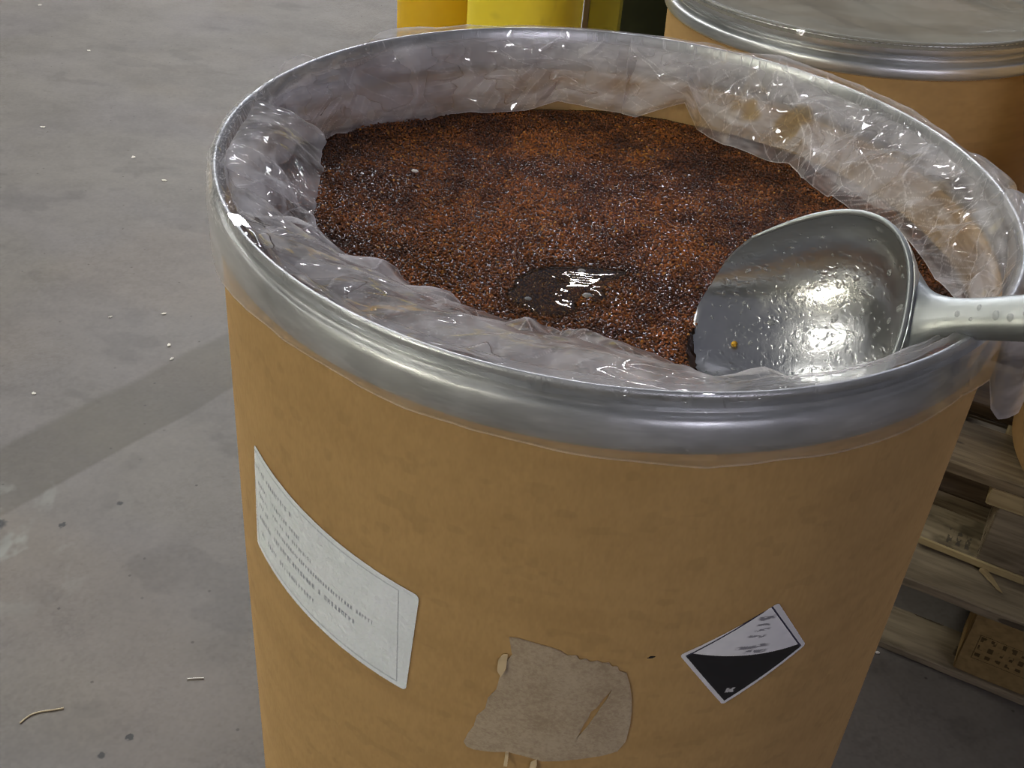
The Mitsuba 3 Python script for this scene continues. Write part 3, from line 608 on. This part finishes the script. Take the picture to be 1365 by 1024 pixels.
a = np.arange(48); nn = 90
hf = []
for i in range(nn - 1):
    for j in range(48):
        k = (j + 1) % 48
        hf += [[i * 48 + j, (i + 1) * 48 + j, (i + 1) * 48 + k], [i * 48 + j, (i + 1) * 48 + k, i * 48 + k]]
hf += [[nn * 48, j, (j + 1) % 48] for j in range(48)] + [[nn * 48 + 1, (nn - 1) * 48 + (j + 1) % 48, (nn - 1) * 48 + j] for j in range(48)]
hm = trimesh.Trimesh(hv, hf, process=False)
if hm.volume < 0: hm.invert()
# cut away what would stand inside the bowl
cutg = bowl_grid(0.0012, front=0.03, apex=0.0012).copy()
cv = np.vstack([cutg.reshape(-1, 3), cutg.reshape(-1, 3) * [1, 1, 0] + [0, 0, 0.05]])
cut = trimesh.convex.convex_hull(cv)
M = lambda m: m3.Manifold(m3.Mesh(np.asarray(m.vertices, np.float32), np.asarray(m.faces, np.uint32)))
hm2 = tri(M(hm) - M(cut))
hm2.vertices = s_world(hm2.vertices)
put(scoop + '__handle', hm2, 'm_alu_handle', smooth=40)
# water drops on the scoop
def dome(r, h, n=8, m=4):
    t = np.linspace(0, np.pi / 2, m + 1); a = np.arange(n) * 2 * np.pi / n
    v = [(0, 0, h)]
    for tt_ in t[1:]: v += [(r * math.sin(tt_) * math.cos(x), r * math.sin(tt_) * math.sin(x), h * math.cos(tt_)) for x in a]
    f = [(0, 1 + j, 1 + (j + 1) % n) for j in range(n)]
    for i in range(m - 1):
        for j in range(n):
            p_, q_ = 1 + i * n + j, 1 + i * n + (j + 1) % n
            f += [(p_, p_ + n, q_ + n), (p_, q_ + n, q_)]
    return np.array(v, float), np.array(f)
def surf_pt(i, j):
    p0 = gi[i, j]; du = gi[min(i + 1, n_ - 1), j] - gi[max(i - 1, 0), j]; dv = gi[i, min(j + 1, m_ - 1)] - gi[i, max(j - 1, 0)]
    nrm = np.cross(du, dv); nrm /= np.linalg.norm(nrm) + 1e-12
    if nrm[2] < 0 and abs(nrm[2]) > 0.05: nrm = -nrm
    if nrm @ (np.array([-0.06, 0, 0.02]) - p0) < 0: nrm = -nrm
    return p0, nrm
rs = np.random.default_rng(5)
def stand(v, p0, nrm, stretch, spin):
    a = np.cross(nrm, [0.3, 0.5, 0.8]); a /= np.linalg.norm(a); b = np.cross(nrm, a)
    a, b = a * math.cos(spin) + b * math.sin(spin), -a * math.sin(spin) + b * math.cos(spin)
    return p0 + v[:, :1] * a * stretch + v[:, 1:2] * b + v[:, 2:] * nrm
fine_v, fine_f, off_ = [], [], 0
big = 0
for k in range(150):
    i, j = rs.integers(2, n_ - 8), rs.integers(5, m_ - 5)
    p0, nrm = surf_pt(i, j)
    p0 = p0 + (gi[min(i + 1, n_ - 1), j] - p0) * rs.uniform()
    r = 0.0006 + 0.0011 * rs.uniform() ** 3
    if k < 14: r = rs.uniform(0.0016, 0.0024)
    dv_, df_ = dome(r, r * 0.6)
    w_ = s_world(stand(dv_, p0, nrm, rs.uniform(1, 1.7), rs.uniform(0, 6)))
    if k < 14:
        dk = thing('water_drop', 'clear water drop clinging inside the aluminium scoop bowl', 'water drop', 'water drops in the scoop bowl')
        put(dk, trimesh.Trimesh(w_, df_, process=False), 'm_drop', smooth=True)
    else:
        fine_v.append(w_); fine_f.append(df_ + off_); off_ += len(w_)
sk = thing('water_droplets', 'fine water droplets spattered over the inside of the scoop bowl', 'water droplets', kind='stuff')
put(sk, trimesh.Trimesh(np.vstack(fine_v), np.vstack(fine_f), process=False), 'm_drop', smooth=True)
hc = [PchipInterpolator(hx, v) for v in (hy, hzt, hzb)]
for (x, yy, r, st) in ((0.028, 0.35, .0016, 1.4), (0.040, 0.55, .0014, 1.6), (0.050, 0.25, .0021, 1.5), (0.058, 0.15, .0020, 1.3), (0.066, 0.30, .0014, 1.2), (0.075, 0.60, .0016, 2.2), (0.087, -0.05, .0034, 1.05), (0.092, 0.45, .0022, 2.6), (0.036, 0.1, .0012, 1.1)):
    yy -= 0.42
    y, zt, zb = float(hc[0](x)), float(hc[1](x)), float(hc[2](x))
    ang = math.acos(yy) if abs(yy) < 1 else 0
    cz, rz = (zt + zb) / 2, (zt - zb) / 2
    p0 = np.array([x, y * np.sign(math.cos(ang)) * abs(math.cos(ang)) ** .8, cz + rz * abs(math.sin(ang)) ** .8]); nrm = np.array([0, math.cos(ang) / y, math.sin(ang) / rz]); nrm /= np.linalg.norm(nrm)
    dv_, df_ = dome(r, r * 0.62, 12, 5)
    a = np.array([0, nrm[2], -nrm[1]]); b = np.array([-1.0, 0, 0])
    w_ = s_world(p0 - 0.0002 * nrm + dv_[:, :1] * a * st + dv_[:, 1:2] * b + dv_[:, 2:] * nrm)
    dk = thing('water_drop', 'clear water drop standing on the scoop handle', 'water drop', 'water drops on the scoop handle')
    put(dk, trimesh.Trimesh(w_, df_, process=False), 'm_drop', smooth=True)

def in_scoop(Pw, grow=0.004):
    l = s_local(Pw); x = np.clip(l[:, 0], -SL - SFX, -1e-4)
    w = s_w(x) + grow; d = s_d(x) + grow
    yy = np.clip(np.abs(l[:, 1]) / w, 0, 1)
    ph = np.arccos(np.clip(l[:, 1] / w, -1, 1))
    xf = -SL - SFX * np.sin(ph) ** 1.3
    return (l[:, 0] > xf + 0.0005) & (l[:, 0] < 0.004) & (np.abs(l[:, 1]) < w) & (l[:, 2] > -d * np.sqrt(1 - yy ** 2)) & (l[:, 2] < 0.09)

# ---------------------------------------------------------------- amber beads
PUD = np.array([(-.0602, -.0579), (-.0491, -.0400), (-.0360, -.0330), (-.0246, -.0300), (-.0077, -.0250), (.0050, -.0262), (.0235, -.0262), (.0165, -.0370), (.0079, -.0458), (.0050, -.0560), (.0075, -.0682), (.0035, -.0770), (-.0007, -.0780), (-.0030, -.0700), (-.0100, -.0690), (-.0140, -.0800), (-.0105, -.0920),
                (-.0227, -.1003), (-.0378, -.1062), (-.0460, -.0980), (-.0549, -.0960), (-.0610, -.0880), (-.0640, -.0780), (-.0600, -.0680)]) - [0.0, 0.004]
pud = Polygon(PUD).buffer(-0.003).buffer(0.005).buffer(-0.002)
pud_soft = pud.buffer(0.012)
def z_resin(x, y):
    P3 = np.stack([x * 11, y * 11, 0 * x + 3.3], -1); P4 = np.stack([x * 38, y * 38, 0 * x + 8.3], -1)
    z = -0.0715 + 0.007 * (meshkit.fbm(P3, 3, 5) - 0.5) + 0.002 * (meshkit.fbm(P4, 2, 8) - 0.5)
    z = z + 0.016 * np.clip((-x - 0.17) / 0.10, 0, 1)
    c = np.array([-0.025, -0.068]); d = np.hypot(x - c[0], (y - c[1]) * 1.1)
    return np.where(d < 0.10, z * (1 - np.clip((0.10 - d) / 0.05, 0, 1)) + (-0.0735) * np.clip((0.10 - d) / 0.05, 0, 1), z)
SPC = 0.00208
rb = np.random.default_rng(11)
iy = np.arange(-int(0.268 / (SPC * 0.866)), int(0.268 / (SPC * 0.866)) + 1); ixx = np.arange(-132, 133)
gx, gy = np.meshgrid(ixx, iy, indexing='ij')
bx, by = (gx + 0.5 * (gy % 2)) * SPC, gy * SPC * 0.866
bx, by = bx.ravel() + rb.uniform(-.4, .4, bx.size) * SPC, by.ravel() + rb.uniform(-.4, .4, by.size) * SPC
ok = np.hypot(bx, by) < 0.272
bx, by = bx[ok], by[ok]
bz = z_resin(bx, by) + rb.normal(0, 0.0006, len(bx))
C = np.c_[bx, by, bz + H]
ok = ~in_scoop(C, 0.0028)
C = C[ok]
import shapely as _sh
inp = _sh.contains_xy(pud, C[:, 0], C[:, 1])
C[inp, 2] = H - 0.0755 + rb.normal(0, 0.0003, inp.sum())
R = rb.uniform(0.00085, 0.00128, len(C))
# octahedral half bead, once subdivided, normals of the sphere
ov_ = np.array([(0, 0, 1), (1, 0, 0), (0, 1, 0), (-1, 0, 0), (0, -1, 0)], float)
of_ = np.array([(0, 1, 2), (0, 2, 3), (0, 3, 4), (0, 4, 1)])
hm_ = trimesh.Trimesh(ov_, of_, process=False).subdivide()
uvn = hm_.vertices / np.linalg.norm(hm_.vertices, axis=1, keepdims=True); uf = hm_.faces
spin = rb.uniform(0, 2 * np.pi, len(C)); cs, sn = np.cos(spin), np.sin(spin)
nx = uvn[None, :, 0] * cs[:, None] - uvn[None, :, 1] * sn[:, None]; ny = uvn[None, :, 0] * sn[:, None] + uvn[None, :, 1] * cs[:, None]
N = np.stack([nx, ny, np.broadcast_to(uvn[None, :, 2], nx.shape)], -1)
BV = C[:, None] + R[:, None, None] * N
BF = (uf[None] + (np.arange(len(C)) * len(uvn))[:, None, None]).reshape(-1, 3)
pat = meshkit.fbm(np.c_[C[:, 0] * 16, C[:, 1] * 16, C[:, 0] * 0 + 2.0], 4, 17)
pat2 = meshkit.fbm(np.c_[C[:, 0] * 60, C[:, 1] * 60, C[:, 0] * 0 + 6.0], 3, 19)
warm = np.clip((0.6 * pat + 0.4 * pat2 - 0.36) / 0.28, 0, 1)
rr = rb.uniform(0, 1, len(C))
col = np.array([0.058, 0.0155, 0.0025])[None] * (1 - warm[:, None]) + np.array([0.195, 0.056, 0.007])[None] * warm[:, None]
col = col * (0.45 + 1.3 * rr[:, None] ** 1.5)
gold = rb.uniform(0, 1, len(C)) < 0.05 * warm
col[gold] = np.array([0.42, 0.17, 0.02]) * rb.uniform(0.6, 1.2, (gold.sum(), 1))
wetd = np.array([pud_soft.exterior.distance(_sh.Point(0, 0))])
soft = _sh.contains_xy(pud_soft, C[:, 0], C[:, 1])
col[soft] *= 0.7; col[inp] = col[inp] * [0.8, 1.1, 1.2]
beads = thing('resin_beads', 'mass of tiny glossy amber brown beads filling the open drum', 'resin beads', kind='stuff')
path_ = meshkit.write_ply((BV.reshape(-1, 3), BF), False, None, np.repeat(col, len(uvn), 0), normals=N.reshape(-1, 3))
scene[beads] = {'type': 'ply', 'filename': path_, 'face_normals': False, 'bsdf': {'type': 'ref', 'id': 'm_bead'}}
# what lies under the top layer
rr_, aa_ = np.meshgrid(np.linspace(0.0005, 0.277, 110), np.linspace(0, 2 * np.pi, 360, endpoint=False), indexing='ij')
X_, Y_ = rr_ * np.cos(aa_), rr_ * np.sin(aa_); Z_ = z_resin(X_, Y_) + H - 0.0006
G = np.stack([X_, Y_, Z_], -1).reshape(-1, 3)
for _ in range(40):
    hit = in_scoop(G, 0.0040)
    if not hit.any(): break
    G[hit, 2] -= 0.003
G[_sh.contains_xy(pud, G[:, 0], G[:, 1]), 2] = H - 0.0762
G2 = G.reshape(110, 360, 3).transpose(1, 0, 2).reshape(-1, 3)
put(beads + '__bed', trimesh.Trimesh(G2, grid_faces(360, 110, True, flip=True), process=False), 'm_bed', smooth=True, kind='stuff')
# standing water
def plate(poly, z, edge=0.0022, step=0.003):
    b = poly.bounds; xs = np.arange(b[0], b[2], step); ys = np.arange(b[1], b[3], step)
    me = trimesh.creation.extrude_polygon(poly.simplify(0.0003), 0.001, engine='earcut').subdivide_to_size(step)
    v = me.vertices.copy(); top = v[:, 2] > 0.0005
    d = np.array([poly.exterior.distance(shapely.Point(*p[:2])) for p in v])
    v[:, 2] = z - 0.0010 * np.exp(-d / edge) + 0.00016 * meshkit.fbm(np.c_[v[:, 0] * 110, v[:, 1] * 150, 0 * d], 2, 4)
    keep = top[me.faces].all(1)
    m = trimesh.Trimesh(v, me.faces[keep], process=False); m.remove_unreferenced_vertices(); return m
pk = thing('water_puddle', 'small murky puddle of water standing on the amber beads', 'puddle')
put(pk, plate(pud, H - 0.0725), 'm_water', smooth=True)
for (x, y, r, wh) in ((-0.0135, -0.0395, 0.0028, 'far'), (-0.0065, -0.0740, 0.0032, 'right'), (-0.0480, -0.0890, 0.0024, 'near left')):
    bk = thing('water_bubble', f'bubble at the {wh} edge of the murky puddle', 'bubble', 'bubbles on the puddle')
    dv_, df_ = dome(r, r * 0.6, 16, 6); put(bk, trimesh.Trimesh(dv_ * [1.2, 0.9, 1] + [x, y, H - 0.0728], df_, process=False), 'm_drop', smooth=True)
bd = thing('resin_bead', 'single amber bead stuck low inside the scoop bowl', 'resin bead')
best = min(((i, j) for i in range(n_) for j in range(m_)), key=lambda ij: np.linalg.norm(s_world(gi[ij]) - np.array([0.0973 + 0.0012, -0.1207 + 0.012, H - 0.0755])))
sb = trimesh.creation.icosphere(2, 0.0023); p0, nr0 = surf_pt(*best); sb.apply_translation(s_world(p0 + nr0 * 0.0019)); put(bd, sb, 'm_amber', smooth=True)
pc = thing('white_fragment', 'tiny white plastic fragment lying on the amber beads', 'fragment')
fr = trimesh.creation.icosphere(2, 0.0026); fr.vertices = fr.vertices * [1.3, 0.7, 0.5] + 0.0004 * (meshkit.noise(fr.vertices * 900, 3)[:, None] - 0.5)
fr.apply_transform(trimesh.transformations.rotation_matrix(-0.4, [0, 0, 1])); fr.apply_translation([-0.166, 0.089, H + float(z_resin(np.array([-0.166]), np.array([0.089]))[0]) + 0.0016]); put(pc, fr, 'm_chip', smooth=True)

# film drawn over the drum behind
n1, m1 = 220, 90
tt2 = np.arange(n1) * 2 * np.pi / n1; rr2 = np.r_[np.linspace(0.0005, 0.255, 60), np.linspace(0.259, 0.2875, 16), np.linspace(0.2885, 0.2912, 14)]
Tg, Rg = np.meshgrid(tt2, rr2, indexing='ij')
Xg, Yg = Rg * np.sin(Tg), -Rg * np.cos(Tg)
wav = crumple(Xg * 0.9 + 0.3 * Yg + 5, Yg * 0.5, 61, 2.2) * 0.010 + 0.014 * (meshkit.fbm(np.stack([Xg * 5, Yg * 9, 0 * Xg], -1), 2, 63) - 0.5)
prof = np.interp(Rg, [0, 0.20, 0.262, 0.281, 0.2865, 0.2885, 0.2912], [-0.014, -0.012, -0.006, 0.0025, 0.0042, 0.0030, -0.0050])
Zg = prof + wav * np.interp(Rg, [0, 0.25, 0.275, 0.2912], [1, 1, 0.12, 0.0])
cov = thing('plastic_cover', 'milky plastic film stretched over the mouth of the drum behind', 'plastic film')
cv2 = np.stack([Xg, Yg, Zg], -1).reshape(-1, 3) + [0, 0, H2]
cv2 = TILT2.apply(cv2) + C2
put(cov, trimesh.Trimesh(cv2, grid_faces(n1, m1, True), process=False), 'm_film_cover', smooth=True)
fillm = lathe([(0.0005, -0.055), (0.15, -0.045), (0.279, -0.058), (0.279, -0.075), (0.0005, -0.075)], 96)
fk = thing('packed_contents', 'pale brown contents under the film of the drum behind', 'resin beads')
fillm.vertices = TILT2.apply(fillm.vertices + [0, 0, H2]) + C2
put(fk, fillm, 'm_torn', smooth=40)

# ---------------------------------------------------------------- pallets
def board(key, u0, u1, w0, w1, z0, z1, mat, r=0.002, warp=None, seed=0, label=None):
    m = rbox(u1 - u0, w1 - w0, z1 - z0, r).subdivide_to_size(0.06)
    v = m.vertices + [(u0 + u1) / 2, (w0 + w1) / 2, (z0 + z1) / 2]
    v = v + 0.0022 * (np.stack([meshkit.noise(v * 21 + seed, seed + k) for k in range(3)], -1) - 0.5)
    v[:, 2] = np.maximum(v[:, 2], 0.0002)
    if warp: v[:, 2] += np.interp(v[:, 0], warp[0], warp[1])
    W = PA + v[:, :1] * PU + v[:, 1:2] * PW + v[:, 2:] * [0, 0, 1]
    return put(key, trimesh.Trimesh(W, m.faces, process=False), mat, label=label)
low = thing('wooden_pallet', 'lower weathered wooden pallet on the floor beside the open drum', 'pallet', 'stacked wooden pallets')
UB = [(0.097, 0.197), (0.50, 0.60), (0.93, 1.03)]; UE0, UE1 = -0.008, 1.10
for i, (a, b) in enumerate([(0.000, 0.083), (0.44, 0.54), (0.90, 1.0)]): board(low + '__bottom_board', UE0, UE1, a, b, 0.0004, 0.0135, 'm_wood_grey' if i == 0 else 'm_wood_brown', seed=i)
for i, (a, b) in enumerate(UB):
    for j, (c, d) in enumerate([(0.004, 0.10), (0.44, 0.54), (0.90, 0.995)]):
        board(low + '__block', a, b, c, d, 0.0135, 0.1275, 'm_block_stamp' if i == 0 and j == 0 else 'm_wood_cross', seed=10 + i * 3 + j, label='block with a branded stamp panel' if i == 0 and j == 0 else None)
for i in range(9):
    w0 = i * 0.112; board(low + '__deck_board', UE0, UE1, w0 - 0.001, w0 + 0.106, 0.1275, 0.1445, ['m_wood_grey', 'm_wood_deck', 'm_wood_brown'][i % 3] if i else 'm_wood_grey', seed=30 + i)
top = thing('wooden_pallet', 'upper wooden pallet stacked on another one, carrying a fibre drum', 'pallet', 'stacked wooden pallets')
Z0 = 0.1470; W0 = 0.068
for i, (a, b) in enumerate([(0.0, 0.085), (0.40, 0.50), (0.84, 0.93)]): board(top + '__bottom_board', UE0, UE1, W0 + a, W0 + b, Z0, Z0 + 0.013, 'm_wood_stamped' if i == 0 else 'm_wood_brown', warp=([-.04, 0.09, 0.2], [0.006, 0.0012, 0]) if i == 0 else None, seed=50 + i)
for i, (a, b) in enumerate([(0.074, 0.20), (0.50, 0.60), (0.93, 1.03)]):
    for j, (c, d) in enumerate([(0.003, 0.11), (0.40, 0.50), (0.84, 0.93)]): board(top + '__block', a, b, W0 + c, W0 + d, Z0 + 0.013, 0.2565, 'm_wood_grey' if j == 0 else 'm_wood_cross', seed=60 + i * 3 + j)
    board(top + '__stringer_board', a - 0.017, b + 0.01, W0 + 0.0, W0 + 0.94, 0.2565, 0.2855, 'm_wood_pale', seed=80 + i)
for i in range(6):
    w0 = W0 + i * 0.163; board(top + '__deck_board', UE0, UE1, w0 - 0.002, w0 + 0.108, 0.2855, 0.3050, 'm_wood_brown' if i else 'm_wood_deck', seed=90 + i)
board(top + '__hanging_splinter', -0.02, 0.054, W0 + 0.02, W0 + 0.04, 0.271, 0.2855, 'm_wood_deck', seed=99)
spl = thing('wood_splinter', 'pale wood splinter sticking out between the two pallets', 'splinter')
sp = trimesh.convex.convex_hull(np.array([(0.083, W0 - 0.004, 0.148), (0.085, W0 + 0.012, 0.150), (0.085, W0 - 0.002, 0.1535), (0.100, W0 - 0.016, 0.1475), (0.103, W0 - 0.012, 0.1515), (0.121, W0 - 0.031, 0.146), (0.112, W0 - 0.028, 0.1465)]))
sp.vertices = PA + sp.vertices[:, :1] * PU + sp.vertices[:, 1:2] * PW + sp.vertices[:, 2:] * [0, 0, 1]
put(spl, sp, 'm_wood_pale')

# ---------------------------------------------------------------- yellow guards and what stands behind
def bollard(label, x, y, r, h, mat, chip=False):
    k = thing('bollard', label, 'bollard', 'yellow guard posts')
    prof = [(0.0005, 0.0), (r + 0.03, 0.0), (r + 0.03, 0.012), (r, 0.013), (r, h - 0.05), (r * 0.94, h - 0.018), (r * 0.75, h - 0.004), (0.0005, h)]
    m = lathe(prof, 64); m.apply_translation([x, y, 0]); put(k, m, mat, smooth=35)
    return k
bollard('large bright yellow round guard post directly behind the open drum', -0.212, 1.425, 0.112, 1.05, 'm_yellow')
bollard('darker orange yellow guard post, left of the large bright yellow one', -0.420, 1.735, 0.108, 1.05, 'm_amber_yellow')
po = thing('steel_post', 'square olive yellow steel post right of the bright yellow guard post', 'post')
pm = rbox(0.092, 0.092, 1.2, 0.006); pm.apply_translation([-0.078, 2.10, 0.612]); put(po, pm, 'm_olive')
bp = rbox(0.2, 0.2, 0.012, 0.002); bp.apply_translation([-0.078, 2.10, 0.0062]); put(po + '__base_plate', bp, 'm_olive')
rs_ = rbox(0.014, 0.006, 1.15, 0.001); rs_.apply_translation([-0.119, 2.0535, 0.612]); put(po + '__edge_strip', rs_, 'm_rust', label='bare rusty strip along the post edge')
dk = thing('dark_cabinet', 'dark green machine cabinet in the shade behind the olive yellow post', 'cabinet')
cb = rbox(0.9, 0.5, 0.50, 0.01); cb.apply_translation([0.40, 2.85, 0.75]); put(dk + '__body', cb, 'm_black')
cb = rbox(0.92, 0.52, 0.36, 0.01); cb.apply_translation([0.40, 2.85, 0.182]); put(dk + '__plinth', cb, 'm_dark_green', label='dark olive green plinth')
cb = rbox(0.9, 0.5, 0.35, 0.02); cb.apply_translation([0.44, 2.86, 1.175]); put(dk + '__hood', cb, 'm_dark_green', label='dark olive green hood')
dr_ = rbox(0.36, 0.012, 0.42, 0.004); dr_.apply_translation([0.18, 2.595, 0.75]); put(dk + '__door', dr_, 'm_black')

# ---------------------------------------------------------------- litter on the floor
rl = np.random.default_rng(3)
for (x, y) in [(-1.89, 2.657), (-1.577, 2.321), (-1.452, 1.774), (-1.052, 1.568), (-1.170, 1.669), (-.929, .976), (-.836, 1.011), (-.786, .909), (-.954, .7125), (-.764, .868)]:
    c = trimesh.creation.icosphere(1, 0.0048 if y > 1.5 else 0.003); c.vertices *= [1.3, 0.8, 0.25]
    c.vertices += 0.001 * rl.normal(size=c.vertices.shape) * [1, 1, 0.1]
    c.apply_transform(trimesh.transformations.rotation_matrix(rl.uniform(0, 6), [0, 0, 1])); c.apply_translation([x, y, 0.0016])
    put(thing('paint_chip', 'small whitish chip lying on the concrete floor', 'chip', 'whitish chips on the floor'), c, 'm_chip')
wp = np.array([(-.6502, .0575), (-.6437, .0705), (-.6370, .0765), (-.6286, .0804), (-.6180, .0845), (-.6078, .0892)])
ts = np.linspace(0, 1, 30); wpp = np.c_[PchipInterpolator(np.linspace(0, 1, 6), wp)(ts), np.full(30, 0.0014)]
put(thing('bent_wire', 'thin bent straw-coloured wire on the floor at the lower left', 'wire'), tube(wpp, 0.0011, 8), 'm_wire', smooth=60)
put(thing('steel_pin', 'short straight metal pin on the floor near the open drum', 'pin'), tube(np.c_[np.linspace(-.4713, -.4506, 8), np.linspace(.1634, .1687, 8), np.full(8, 0.0013)], 0.0012, 8), 'm_steel_pin', smooth=60)
ck = trimesh.creation.icosphere(1, 0.0035); ck.vertices *= [1, 0.7, 0.5]; ck.apply_translation([0.470, 0.392, 0.0017])
put(thing('paint_chip', 'bright speck on the floor at the corner of the lower pallet', 'chip'), ck, 'm_chip')
